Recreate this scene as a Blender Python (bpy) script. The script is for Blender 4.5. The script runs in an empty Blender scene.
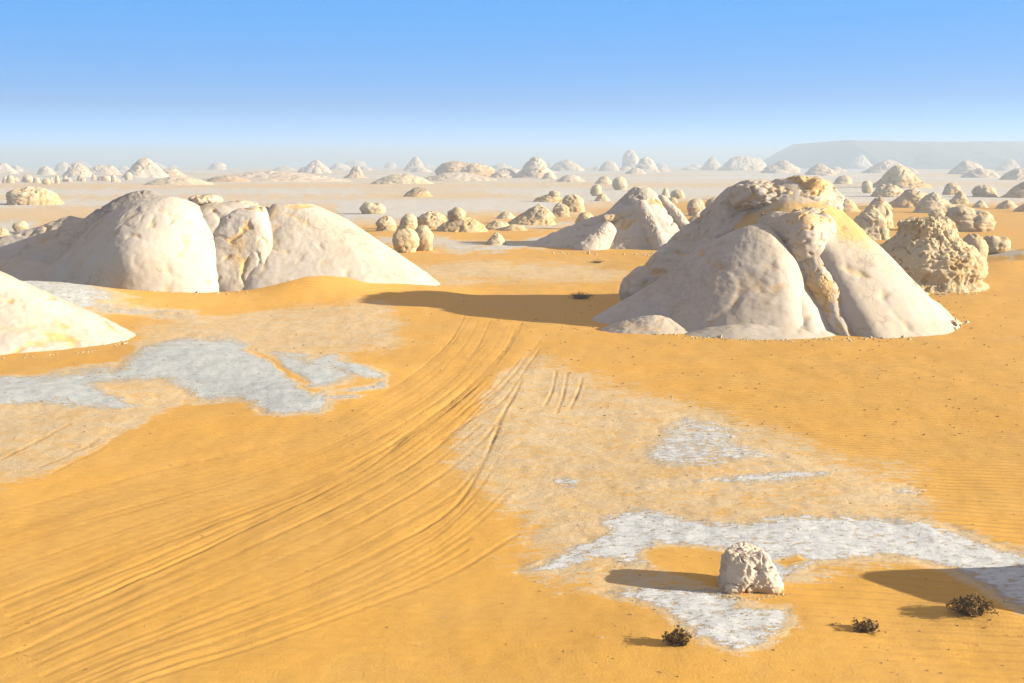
import bpy, math, random
import numpy as np
from mathutils import Vector

SC = bpy.context.scene
COL = SC.collection
R = math.radians
rng = np.random.default_rng(7)

# ------------------------------------------------------------------ camera
CAM_H, FPX, W, H = 10.0, 1000.0, 1024, 683
HORIZON = 163.0
PITCH = math.atan((H / 2 - HORIZON) / FPX)
cd = bpy.data.cameras.new('camera')
cd.sensor_width = 36.0
cd.lens = 36.0 * FPX / W
cd.clip_start, cd.clip_end = 0.5, 60000
cam = bpy.data.objects.new('camera', cd)
cam.location = (0, 0, CAM_H)
cam.rotation_euler = (math.pi / 2 - PITCH, 0, 0)
COL.objects.link(cam)
SC.camera = cam

# ------------------------------------------------------------------ light
SUN_EL, SUN_AZ = 17.5, 11.0            # elevation; degrees the sun stands behind straight-right
wd = bpy.data.worlds.new('World')
SC.world = wd
wd.use_nodes = True
nt = wd.node_tree
nt.nodes.clear()
sky = nt.nodes.new('ShaderNodeTexSky')
sky.sky_type = 'NISHITA'
sky.sun_disc = False
sky.sun_elevation = R(SUN_EL)
sky.sun_rotation = R(90 + SUN_AZ)       # clockwise from +Y
sky.altitude = 100
sky.air_density, sky.dust_density, sky.ozone_density = 1.0, 0.0, 5.0
tc = nt.nodes.new('ShaderNodeTexCoord')
mp = nt.nodes.new('ShaderNodeVectorMath')
mp.operation = 'MULTIPLY'
mp.inputs[1].default_value = (1, 1, 17.0)
bg = nt.nodes.new('ShaderNodeBackground')
bg.inputs[1].default_value = 0.12
wo = nt.nodes.new('ShaderNodeOutputWorld')
nt.links.new(tc.outputs['Generated'], mp.inputs[0])
nt.links.new(mp.outputs[0], sky.inputs[0])
# unseen warm fill added overhead, above the view, to warm the light in shadows
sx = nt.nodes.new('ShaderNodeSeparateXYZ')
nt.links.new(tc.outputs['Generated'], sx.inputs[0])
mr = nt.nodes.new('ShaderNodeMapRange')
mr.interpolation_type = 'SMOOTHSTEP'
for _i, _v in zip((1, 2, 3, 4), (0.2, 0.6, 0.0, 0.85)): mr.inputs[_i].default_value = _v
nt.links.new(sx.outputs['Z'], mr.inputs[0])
overhead_fill = nt.nodes.new('ShaderNodeMix')
overhead_fill.data_type = 'RGBA'
overhead_fill.inputs[7].default_value = (2.0, 1.45, 1.1, 1)
nt.links.new(mr.outputs[0], overhead_fill.inputs[0])
tint = nt.nodes.new('ShaderNodeMix')
tint.data_type = 'RGBA'; tint.blend_type = 'MULTIPLY'
tint.inputs[0].default_value = 1.0
tint.inputs[7].default_value = (0.06, 1.46, 1.72, 1)
nt.links.new(sky.outputs[0], tint.inputs[6])
nt.links.new(tint.outputs[2], overhead_fill.inputs[6])
nt.links.new(overhead_fill.outputs[2], bg.inputs[0])
nt.links.new(bg.outputs[0], wo.inputs[0])

sd = bpy.data.lights.new('sun', 'SUN')
sd.energy = 5.0
sd.angle = R(0.55)
sd.color = (1.0, 0.86, 0.68)
sun = bpy.data.objects.new('sun', sd)
COL.objects.link(sun)
_a, _e = R(-SUN_AZ), R(SUN_EL)
sdir = Vector((math.cos(_a) * math.cos(_e), math.sin(_a) * math.cos(_e), math.sin(_e)))
sun.rotation_euler = sdir.to_track_quat('Z', 'Y').to_euler()
sun.location = sdir * 400

SC.view_settings.view_transform = 'Standard'
SC.view_settings.look = 'None'
SC.view_settings.exposure = 1.72
SC.view_settings.gamma = 1
SC.view_settings.use_curve_mapping = False
SC.cycles.use_denoising = True
SC.cycles.max_bounces = 5
SC.cycles.volume_bounces = 3
SC.cycles.transparent_max_bounces = 8

# ------------------------------------------------------------------ picture <-> ground
def pix_ray(px, py):
    a, b = (np.asarray(px, float) - W / 2) / FPX, (H / 2 - np.asarray(py, float)) / FPX
    return a, math.cos(PITCH) + b * math.sin(PITCH), b * math.cos(PITCH) - math.sin(PITCH)

def gp(px, py, z=0.0):
    x, y, zz = pix_ray(px, py)
    t = (z - CAM_H) / zz
    return x * t, y * t

def at_depth(px, py, Y):
    x, y, z = pix_ray(px, py)
    t = Y / y
    return float(x * t), float(CAM_H + z * t)

def to_pix(x, y, z=0.0):
    dz = z - CAM_H
    c, s = math.cos(PITCH), math.sin(PITCH)
    d = np.maximum(y * c - dz * s, 0.1)
    return W / 2 + FPX * x / d, H / 2 - FPX * (y * s + dz * c) / d

# ------------------------------------------------------------------ noise (numpy gradient noise)
_perm = np.random.default_rng(3).permutation(256)
_perm = np.concatenate([_perm, _perm, _perm]).astype(np.int32)
_g = np.random.default_rng(5).normal(size=(256, 3))
_g /= np.linalg.norm(_g, axis=1)[:, None]
_g = _g.astype(np.float32)

def noise3(p):
    p = np.asarray(p, np.float32)
    i = np.floor(p).astype(np.int32)
    f = p - i
    i &= 255
    u = f * f * f * (f * (f * 6 - 15) + 10)
    def h(dx, dy, dz):
        k = _perm[_perm[_perm[i[:, 0] + dx] + i[:, 1] + dy] + i[:, 2] + dz]
        gr = _g[k]
        return gr[:, 0] * (f[:, 0] - dx) + gr[:, 1] * (f[:, 1] - dy) + gr[:, 2] * (f[:, 2] - dz)
    def L(a, b, t): return a + (b - a) * t
    x0 = L(L(h(0,0,0), h(1,0,0), u[:, 0]), L(h(0,1,0), h(1,1,0), u[:, 0]), u[:, 1])
    x1 = L(L(h(0,0,1), h(1,0,1), u[:, 0]), L(h(0,1,1), h(1,1,1), u[:, 0]), u[:, 1])
    return L(x0, x1, u[:, 2]) * 1.5

def fbm(p, oct=4, gain=0.5, lac=2.03):
    s, a = 0, 1.0
    for k in range(oct):
        s = s + a * noise3(p * (lac ** k) + 17.3 * k)
        a *= gain
    return s

def ridged(p, oct=3):
    s, a = 0, 1.0
    for k in range(oct):
        s = s + a * (1 - np.abs(noise3(p * (2.1 ** k) + 9.7 * k)) * 2)
        a *= 0.5
    return s

def sstep(a, b, x):
    t = np.clip((x - a) / (b - a), 0, 1)
    return t * t * (3 - 2 * t)

# ------------------------------------------------------------------ mesh helpers
def tag(o, label=None, cat=None, group=None, kind=None):
    if label: o['label'] = label
    if cat: o['category'] = cat
    if group: o['group'] = group
    if kind: o['kind'] = kind
    return o

def grid_mesh(name, V, nu, nv, wrap, cap=True, attrs=None):
    """V is nv rows of nu points; wrap closes u; last row is closed by a fan to one point"""
    idx = np.arange(nu * nv).reshape(nv, nu)
    if wrap:
        a = idx[:-1]; b = np.roll(idx, -1, 1)[:-1]; c = np.roll(idx, -1, 1)[1:]; d = idx[1:]
    else:
        a = idx[:-1, :-1]; b = idx[:-1, 1:]; c = idx[1:, 1:]; d = idx[1:, :-1]
    q = np.stack([a, b, c, d], -1).reshape(-1, 4)
    faces_flat = q.ravel()
    starts = np.arange(len(q)) * 4
    me = bpy.data.meshes.new(name)
    me.vertices.add(len(V))
    me.vertices.foreach_set('co', np.ascontiguousarray(V, np.float32).ravel())
    extra = []
    if cap:
        extra = [list(idx[-1])]
    nl = len(faces_flat) + sum(len(e) for e in extra)
    me.loops.add(nl)
    me.loops.foreach_set('vertex_index', np.concatenate([faces_flat] + [np.array(e) for e in extra]).astype(np.int32))
    st = list(starts)
    k = len(faces_flat)
    for e in extra:
        st.append(k); k += len(e)
    me.polygons.add(len(st))
    me.polygons.foreach_set('loop_start', np.array(st, np.int32))
    me.polygons.foreach_set('use_smooth', np.ones(len(st), bool))
    me.update(calc_edges=True)
    for k, v in (attrs or {}).items():
        at = me.attributes.new(k, 'FLOAT', 'POINT')
        at.data.foreach_set('value', np.ascontiguousarray(v, np.float32))
    return me

def link(name, me, mat, parent=None, loc=(0, 0, 0)):
    o = bpy.data.objects.new(name, me)
    COL.objects.link(o)
    if mat: me.materials.append(mat)
    o.location = loc
    if parent: o.parent = parent
    return o

def empty(name, loc):
    o = bpy.data.objects.new(name, None)
    o.location = loc
    o.empty_display_size = 0.5
    COL.objects.link(o)
    return o

# ------------------------------------------------------------------ materials
class NB:
    def __init__(s, name):
        s.m = bpy.data.materials.new(name); s.m.use_nodes = True
        s.t = s.m.node_tree; s.t.nodes.clear()
        s.out = s.n('ShaderNodeOutputMaterial')
        s.b = s.n('ShaderNodeBsdfPrincipled')
        s.b.inputs['Roughness'].default_value = 0.95
        s.b.inputs['Specular IOR Level'].default_value = 0.15
        s.l(s.b.outputs[0], s.out.inputs[0])
    def n(s, k, **kw):
        x = s.t.nodes.new(k)
        for a, v in kw.items(): setattr(x, a, v)
        return x
    def l(s, a, b): s.t.links.new(a, b)
    def attr(s, name):
        return s.n('ShaderNodeAttribute', attribute_name=name).outputs['Fac']
    def pos(s, scale=(1, 1, 1), rot=(0, 0, 0)):
        g = s.n('ShaderNodeNewGeometry')
        m = s.n('ShaderNodeMapping')
        m.inputs['Scale'].default_value = scale
        m.inputs['Rotation'].default_value = rot
        s.l(g.outputs['Position'], m.inputs['Vector'])
        return m.outputs[0]
    def noise(s, vec, scale, detail=4, rough=0.55, dist=0.0):
        x = s.n('ShaderNodeTexNoise')
        x.inputs['Scale'].default_value = scale
        x.inputs['Detail'].default_value = detail
        x.inputs['Roughness'].default_value = rough
        x.inputs['Distortion'].default_value = dist
        s.l(vec, x.inputs['Vector'])
        return x.outputs['Fac']
    def math(s, op, a, b=None, c=None, clamp=False):
        x = s.n('ShaderNodeMath', operation=op); x.use_clamp = clamp
        for i, v in enumerate((a, b, c)):
            if v is None: continue
            if isinstance(v, (int, float)): x.inputs[i].default_value = v
            else: s.l(v, x.inputs[i])
        return x.outputs[0]
    def remap(s, v, a, b, c=0.0, d=1.0):
        x = s.n('ShaderNodeMapRange'); x.interpolation_type = 'SMOOTHSTEP'
        s.l(v, x.inputs[0])
        for i, q in zip((1, 2, 3, 4), (a, b, c, d)): x.inputs[i].default_value = q
        return x.outputs[0]
    def mix(s, f, a, b):
        x = s.n('ShaderNodeMix', data_type='RGBA')
        if isinstance(f, (int, float)): x.inputs[0].default_value = f
        else: s.l(f, x.inputs[0])
        for i, v in ((6, a), (7, b)):
            if isinstance(v, tuple): x.inputs[i].default_value = (*v, 1)
            else: s.l(v, x.inputs[i])
        return x.outputs[2]
    def bump(s, h, strength, dist, prev=None):
        x = s.n('ShaderNodeBump')
        x.inputs['Strength'].default_value = strength
        x.inputs['Distance'].default_value = dist
        s.l(h, x.inputs['Height'])
        if prev is not None: s.l(prev, x.inputs['Normal'])
        return x.outputs[0]
    def done(s, col, nrm=None):
        if isinstance(col, tuple): s.b.inputs['Base Color'].default_value = (*col, 1)
        else: s.l(col, s.b.inputs['Base Color'])
        if nrm is not None: s.l(nrm, s.b.inputs['Normal'])
        return s.m

def rock_material(name, white, cream, ochre, grey, bump=0.5, scale=1.0, pit=0.3):
    b = NB(name)
    P = b.pos()
    n1 = b.noise(P, 0.35 * scale, 5, 0.6)
    n2 = b.noise(P, 1.6 * scale, 6, 0.65, 0.4)
    n3 = b.noise(P, 7 * scale, 6, 0.7)
    PZ = b.pos((0.25, 0.25, 1.6))
    st = b.noise(PZ, 1.3 * scale, 5, 0.6, 0.6)
    col = b.mix(b.remap(n1, 0.35, 0.68), white, cream)
    s = b.math('ADD', b.attr('stain'), b.math('MULTIPLY', b.math('SUBTRACT', n2, 0.5), 0.9))
    s = b.math('ADD', s, b.math('MULTIPLY', b.math('SUBTRACT', st, 0.5), 0.5))
    col = b.mix(b.remap(s, 0.3, 0.9, 0, 0.9), col, ochre)
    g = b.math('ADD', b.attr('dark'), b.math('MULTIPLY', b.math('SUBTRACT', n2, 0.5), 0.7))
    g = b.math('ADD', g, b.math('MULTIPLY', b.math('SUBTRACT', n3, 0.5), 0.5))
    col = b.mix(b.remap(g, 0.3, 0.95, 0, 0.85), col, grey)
    sp = b.remap(n3, 0.60, 0.74, 0, 0.2)
    col = b.mix(sp, col, grey)
    vo = b.n('ShaderNodeTexVoronoi', feature='DISTANCE_TO_EDGE')
    vo.inputs['Scale'].default_value = 0.42 * scale
    wv = b.n('ShaderNodeVectorMath', operation='ADD')
    nz = b.n('ShaderNodeTexNoise'); nz.inputs['Scale'].default_value = 0.8 * scale; nz.inputs['Detail'].default_value = 5
    b.l(P, nz.inputs['Vector'])
    b.l(P, wv.inputs[0])
    sc_ = b.n('ShaderNodeVectorMath', operation='SCALE'); sc_.inputs['Scale'].default_value = 2.2 / scale
    b.l(nz.outputs['Color'], sc_.inputs[0]); b.l(sc_.outputs[0], wv.inputs[1])
    b.l(wv.outputs[0], vo.inputs['Vector'])
    ck = b.math('MULTIPLY', b.remap(vo.outputs['Distance'], 0.0, 0.035, 1, 0), b.remap(n1, 0.48, 0.62))
    col = b.mix(b.math('MULTIPLY', ck, 0.45), col, grey)
    h = b.math('ADD', b.math('MULTIPLY', n2, 0.7), b.math('MULTIPLY', n3, pit))
    h = b.math('SUBTRACT', h, b.math('MULTIPLY', ck, 0.35))
    nr = b.bump(h, bump, 0.22 / scale)
    nr = b.bump(b.noise(P, 22 * scale, 4, 0.7), bump * 0.5, 0.05 / scale, nr)
    return b.done(col, nr)

M_CHALK = rock_material('chalk', (0.38, 0.355, 0.31), (0.365, 0.32, 0.25), (0.44, 0.29, 0.105), (0.165, 0.155, 0.14), 0.13, 1.0, 0.5)
M_LIME = rock_material('limestone', (0.45, 0.395, 0.27), (0.41, 0.335, 0.20), (0.38, 0.25, 0.095), (0.20, 0.16, 0.11), 0.7, 1.0, 0.6)
M_FAR = rock_material('far_limestone', (0.46, 0.40, 0.31), (0.40, 0.32, 0.22), (0.38, 0.24, 0.10), (0.24, 0.19, 0.14), 0.6, 0.15)

def sand_material():
    b = NB('sand_and_chalk_crust')
    P = b.pos()
    Ps = b.pos((0.45, 1.0, 1.0), (0, 0, R(-26)))
    chalk = b.attr('chalk')
    big = b.noise(P, 0.22, 5, 0.6)
    mid = b.noise(Ps, 1.1, 6, 0.68, 0.5)
    fin = b.noise(Ps, 5.5, 6, 0.7, 0.3)
    v = b.math('ADD', chalk, b.math('MULTIPLY', b.math('SUBTRACT', mid, 0.5), 0.55))
    v = b.math('ADD', v, b.math('MULTIPLY', b.math('SUBTRACT', fin, 0.5), 1.1))
    fl = b.noise(b.pos((0.62, 1.0, 1.0), (0, 0, R(-32))), 7, 5, 0.72, 0.3)
    v = b.math('ADD', v, b.math('MULTIPLY', b.math('SUBTRACT', fl, 0.5), b.remap(chalk, 0.35, 0.75, 0.1, 1.5)))
    v = b.math('ADD', v, b.math('MULTIPLY', b.math('SUBTRACT', big, 0.5), 0.25))
    sand = b.mix(b.remap(big, 0.3, 0.7), (0.50, 0.285, 0.056), (0.47, 0.285, 0.072))
    sand = b.mix(b.remap(fin, 0.35, 0.75, 0, 0.35), sand, (0.42, 0.235, 0.055))
    crust = b.mix(b.remap(mid, 0.35, 0.65), (0.475, 0.35, 0.18), (0.47, 0.38, 0.235))
    white = b.mix(b.remap(fin, 0.3, 0.7), (0.385, 0.415, 0.415), (0.475, 0.505, 0.51))
    slab = b.mix(b.remap(mid, 0.35, 0.65), (0.34, 0.38, 0.385), (0.40, 0.43, 0.42))
    white = b.mix(b.remap(b.attr('slab'), 0.3, 0.6), white, slab)
    col = b.mix(b.remap(v, 0.18, 0.42), sand, crust)
    wm = b.remap(v, 0.60, 0.84)
    col = b.mix(wm, col, white)
    col = b.mix(b.math('MULTIPLY', b.attr('track'), 0.55), col, (0.36, 0.205, 0.05))
    peb = b.remap(b.noise(P, 9, 3, 0.6), 0.70, 0.76, 0, 0.35)
    col = b.mix(peb, col, (0.25, 0.16, 0.07))
    # relief: grain, wind ripples where the sand lies loose, broken crust where it does not
    wv = b.n('ShaderNodeTexWave', wave_type='BANDS', bands_direction='Y', wave_profile='SIN')
    wv.inputs['Scale'].default_value = 0.9
    wv.inputs['Distortion'].default_value = 5.0
    wv.inputs['Detail'].default_value = 3
    wv.inputs['Detail Scale'].default_value = 0.35
    b.l(b.pos((0.35, 1, 1), (0, 0, R(18))), wv.inputs['Vector'])
    rip = b.math('MULTIPLY', wv.outputs['Fac'], b.attr('ripple'))
    hgt = b.math('ADD', b.math('MULTIPLY', rip, 0.075), b.math('MULTIPLY', b.math('MULTIPLY', fin, b.remap(v, 0.2, 0.8, 0.2, 1.0)), 0.055))
    hgt = b.math('ADD', hgt, b.math('MULTIPLY', wm, 0.03))
    nr = b.bump(hgt, 0.8, 1.0)
    nr = b.bump(b.noise(P, 16, 6, 0.75), 0.5, 0.05, nr)
    return b.done(col, nr)
M_SAND = sand_material()

def simple(name, c1, c2, scale):
    b = NB(name)
    n = b.noise(b.pos(), scale, 4, 0.6)
    return b.done(b.mix(b.remap(n, 0.3, 0.7), c1, c2))
M_TWIG = simple('dry_wood', (0.10, 0.06, 0.03), (0.16, 0.10, 0.05), 12)
M_LEAF = simple('dry_leaves', (0.10, 0.065, 0.025), (0.20, 0.13, 0.05), 9)
M_STONE = simple('pebble_stone', (0.30, 0.21, 0.11), (0.20, 0.135, 0.07), 3)
M_HILL = rock_material('mesa_rock', (0.10, 0.10, 0.10), (0.085, 0.08, 0.075), (0.10, 0.085, 0.07), (0.06, 0.06, 0.055), 0.8, 0.01)

# ------------------------------------------------------------------ ground heights
def bell(x, y, cx, cy, sx, sy, h, rot=0.0):
    c, s = math.cos(rot), math.sin(rot)
    dx, dy = x - cx, y - cy
    u, v = (dx * c + dy * s) / sx, (-dx * s + dy * c) / sy
    return h * np.exp(-0.5 * (u * u + v * v))

DRIFTS = []      # (cx, cy, sx, sy, h, rot)
def drift(px, py, sx, sy, h, rot=0.0, Y=None):
    x, y = gp(px, py)
    if Y is not None: x, y = at_depth(px, py, Y)[0], Y
    DRIFTS.append((float(x), float(y), sx, sy, h, rot))
drift(318, 266, 3.2, 2.4, 2.1, 0.0, Y=78.5)       # sand banked against the right lobe
drift(400, 278, 3.5, 2.2, 0.5, 0.0, Y=78)
drift(240, 300, 5.0, 2.0, 0.2, 0.0, Y=74)
drift(20, 300, 6.0, 4.0, 1.9, 0.2, Y=69)           # pale apron between the two left rocks
drift(1150, 606, 0.85, 1.15, 2.25)                  # hummock by the right edge
drift(1000, 618, 0.8, 0.5, 0.16)
drift(1010, 272, 4.5, 2.6, 1.1, 0.2)              # dunes right of the pitted rock
drift(1060, 262, 5.0, 5.0, 1.6, 0.3)
drift(980, 300, 5.0, 2.2, 0.35, 0.1)
drift(230, 362, 5.0, 2.5, 0.35, -0.3)             # bluish slab swell
drift(300, 395, 3.0, 1.6, 0.30, -0.5)
drift(345, 372, 2.0, 1.0, 0.22, -0.4)
drift(60, 395, 4.5, 1.6, 0.25, 0.1)
drift(760, 545, 5.0, 2.4, 0.22, 0.0)
drift(720, 470, 4.5, 3.0, 0.20, 0.0)
drift(690, 640, 2.2, 1.0, 0.12, 0.0)

_TR = [
 [(-60,650),(0,636),(152,572),(264,521),(355,476),(406,438),(455,405),(490,372),(510,345),(522,322)],
 [(-60,675),(0,658),(90,616),(167,582),(290,530),(370,490),(430,452),(477,408),(511,377),(527,356),(540,340)],
 [(20,700),(50,683),(130,650),(213,619),(300,588),(375,556),(447,515),(480,470),(500,420)],
 [(100,700),(137,683),(210,660),(284,636),(370,605),(447,577),(518,537)],
 [(-60,615),(0,598),(152,542),(305,486),(380,450),(426,420),(465,390),(500,355),(514,331)],
 [(-60,530),(0,513),(152,471),(274,445),(340,420),(401,385),(440,352),(457,330),(465,315)],
 [(-60,560),(0,545),(110,512),(230,478),(330,445),(400,412),(450,378),(478,345),(490,320)],
 [(440,440),(470,420),(500,403),(528,366),(540,348)],
 [(430,438),(462,412),(490,392),(520,360)],
 [(545,405),(552,390),(556,372)], [(556,414),(563,395),(567,374)], [(570,408),(578,392),(582,378)],
 [(40,468),(70,455),(98,440)], [(52,474),(80,460),(105,447)], [(0,460),(40,440),(70,425)],
]
def tracks():
    out = []
    r = random.Random(4)
    def add(pts, w, d):
        p = np.array(pts, float)
        t = np.linspace(0, len(p) - 1, 10 * len(p))
        i = np.clip(t.astype(int), 0, len(p) - 2); f = (t - i)[:, None]
        g = lambda k: p[np.clip(k, 0, len(p) - 1)]
        p0, p1, p2, p3 = g(i - 1), g(i), g(i + 1), g(i + 2)
        c = 0.5 * (2 * p1 + (p2 - p0) * f + (2 * p0 - 5 * p1 + 4 * p2 - p3) * f ** 2 + (3 * p1 - p0 - 3 * p2 + p3) * f ** 3)
        x, y = gp(c[:, 0], c[:, 1])
        out.append((np.stack([x, y], 1), w, d))
    for k, t in enumerate(_TR):
        add(t, 0.075, 0.018 if k < 9 else 0.03)
        if k < 9: add(t, 0.42, 0.010)
    # more, fainter, lanes between the clear ones
    order = [5, 6, 4, 0, 1, 2, 3]
    for a, b in zip(order[:-1], order[1:]):
        A, B = np.array(_TR[a], float), np.array(_TR[b], float)
        n = 9
        ra = np.stack([np.interp(np.linspace(0, 1, n), np.linspace(0, 1, len(A)), A[:, q]) for q in (0, 1)], 1)
        rb = np.stack([np.interp(np.linspace(0, 1, n), np.linspace(0, 1, len(B)), B[:, q]) for q in (0, 1)], 1)
        for f in np.linspace(0.1, 0.9, 8 if a in (1, 2, 5, 6, 4) else 4):
            f += r.uniform(-.06, .06)
            q = ra * (1 - f) + rb * f
            q[:, 1] += np.cumsum([r.uniform(-1.5, 1.5) for _ in range(n)])
            add(q[r.randint(0, 1):n - r.randint(0, 2)], r.choice((0.06, 0.07, 0.09)), r.uniform(0.006, 0.016))
    return out

def seg_dist(x, y, line):
    d = np.full(x.shape, 9.0)
    for (ax, ay), (bx, by) in zip(line[:-1], line[1:]):
        vx, vy = bx - ax, by - ay
        m = (x > min(ax, bx) - .8) & (x < max(ax, bx) + .8) & (y > min(ay, by) - .8) & (y < max(ay, by) + .8)
        if not m.any(): continue
        px, py = x[m] - ax, y[m] - ay
        t = np.clip((px * vx + py * vy) / (vx * vx + vy * vy + 1e-9), 0, 1)
        d[m] = np.minimum(d[m], np.hypot(px - t * vx, py - t * vy))
    return d

def ground_base(x, y):
    x, y = np.asarray(x, float), np.asarray(y, float)
    sh = x.shape
    x, y = x.ravel(), y.ravel()
    r = np.hypot(x, y)
    p = np.stack([x, y, np.zeros_like(x)], 1)
    z = 0.10 * fbm(p / 9.0, 3) * sstep(10, 25, r)
    z += 0.35 * fbm(p / 60.0 + 5, 2) * sstep(60, 160, r)
    z += 1.0 * fbm(p / 400.0 + 9, 2) * sstep(300, 900, r)
    for d in DRIFTS: z += bell(x, y, *d)
    return z.reshape(sh)

def gz(x, y): return float(ground_base(np.array([x]), np.array([y]))[0])

# ------------------------------------------------------------------ where the crust and chalk show through the sand
def poly_sd(u, v, poly):
    """signed distance in picture pixels, positive inside"""
    P = np.array(poly, float)
    ins = np.zeros(u.shape, bool)
    d = np.full(u.shape, 1e9)
    for (ax, ay), (bx, by) in zip(P, np.roll(P, -1, 0)):
        vx, vy = bx - ax, by - ay
        t = np.clip(((u - ax) * vx + (v - ay) * vy) / (vx * vx + vy * vy + 1e-9), 0, 1)
        # heights are foreshortened: count them double
        d = np.minimum(d, np.hypot(u - ax - t * vx, 2 * (v - ay - t * vy)))
        c = (ay > v) != (by > v)
        xx = ax + (v - ay) * vx / (vy if abs(vy) > 1e-9 else 1e-9)
        ins ^= c & (u < xx)
    return np.where(ins, d, -d)

# (value, softness px, polygon)
CRUST = [
 (0.42, 44, [(440,430),(475,372),(505,352),(545,352),(600,378),(680,398),(760,420),(850,455),(910,470),(935,500),(930,525),(1040,560),(1040,585),(900,560),(800,590),(640,600),(560,590),(515,570),(512,520),(465,480),(448,455)]),
 (0.45, 30, [(-60,385),(120,380),(130,330),(190,308),(270,304),(385,300),(405,322),(395,350),(300,360),(230,400),(165,425),(120,448),(60,470),(-60,510)]),
 (0.40, 22, [(395,268),(470,258),(600,262),(640,275),(600,285),(500,284),(420,290)]),
 (0.30, 22, [(330,440),(400,395),(500,350),(520,360),(470,400),(430,450)]),
 (0.93, 24, [(520,573),(560,549),(605,528),(590,515),(640,508),(700,516),(740,520),(800,512),(850,511),(900,517),(950,530),(1000,545),(1060,560),(1060,630),(1024,612),(985,586),(955,568),(915,560),(880,556),(840,561),(805,572),(775,582),(730,552),(665,548),(650,556),(672,566),(640,569),(600,562),(560,574)]),
 (0.88, 24, [(600,592),(650,583),(722,586),(742,600),(784,606),(792,625),(776,641),(738,655),(700,642),(660,612)]),
 (0.80, 30, [(640,458),(652,425),(690,414),(722,417),(748,435),(775,450),(800,456),(750,466),(700,471),(645,467)]),
 (0.90, 18, [(660,486),(720,476),(770,470),(835,469),(828,480),(770,484),(720,486)]),
 (0.74, 9, [(545,480),(562,474),(578,480),(570,490),(550,489)]),
 (0.70, 9, [(888,486),(905,483),(928,490),(915,495),(892,492)]),
 # bluish bedrock left of the tracks
 (1.0, 26, [(-60,378),(60,370),(125,364),(140,346),(180,336),(232,335),(258,346),(292,352),(330,360),(350,372),(330,388),(342,398),(318,413),(280,419),(256,412),(240,401),(200,402),(185,392),(160,380),(135,382),(100,384),(118,392),(142,405),(120,413),(60,405),(-60,412)]),
 (0.955, 10, [(308,358),(330,354),(388,373),(386,379),(360,377),(335,370)]),
 (0.955, 8, [(338,392),(355,386),(388,379),(384,386),(360,392)]),
 (0.955, 8, [(325,398),(345,396),(371,397),(362,401),(340,403)]),
 (0.85, 14, [(-60,240),(40,258),(85,280),(120,294),(205,311),(190,319),(130,316),(90,310),(-60,300)]),
 # pale flats farther out
 (0.76, 14, [(-200,196),(560,196),(590,214),(470,216),(380,225),(330,222),(330,206),(-200,214)]),
 (0.74, 12, [(-200,216),(40,218),(40,236),(-200,246)]),
 (0.74, 9, [(360,186),(1100,183),(1100,204),(880,206),(720,200),(590,205),(440,190)]),
 (0.72, 9, [(-200,186),(360,186),(380,198),(-200,198)]),
 (0.74, 6, [(430,250),(520,240),(560,234),(580,238),(530,249),(470,254)]),
 (0.70, 5, [(360,238),(430,236),(500,244),(470,248),(400,246)]),
 (0.70, 5, [(505,226),(600,214),(640,218),(540,230)]),
 (0.74, 5, [(985,251),(1010,249),(1030,254),(1010,258),(988,257)]),
 (0.72, 8, [(340,258),(400,262),(430,268),(380,268)]),
]
SANDY = [   # loose orange sand lying over the crust
 (16, [(105,303),(150,297),(225,300),(300,283),(340,284),(330,296),(260,310),(215,313),(150,307)]),
 (9, [(295,262),(330,262),(365,272),(385,268),(432,280),(420,292),(350,290),(300,288)]),
 (8, [(-60,356),(60,353),(125,346),(135,352),(110,360),(40,372),(-60,378)]),
 (10, [(135,432),(190,402),(250,412),(330,414),(400,395),(450,370),(470,330),(540,330),(440,440),(300,480),(100,520),(0,500),(60,470)]),
 (9, [(250,346),(268,352),(310,385),(330,390),(322,394),(295,382)]),
 (10, [(648,552),(700,547),(740,556),(772,580),(715,585),(690,575),(655,566)]),
 (7, [(772,560),(800,555),(812,560),(790,565)]),
 (8, [(-200,180),(360,181),(360,184),(-200,188)]),
 (6, [(430,214),(620,216),(620,222),(430,222)]),
]

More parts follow.
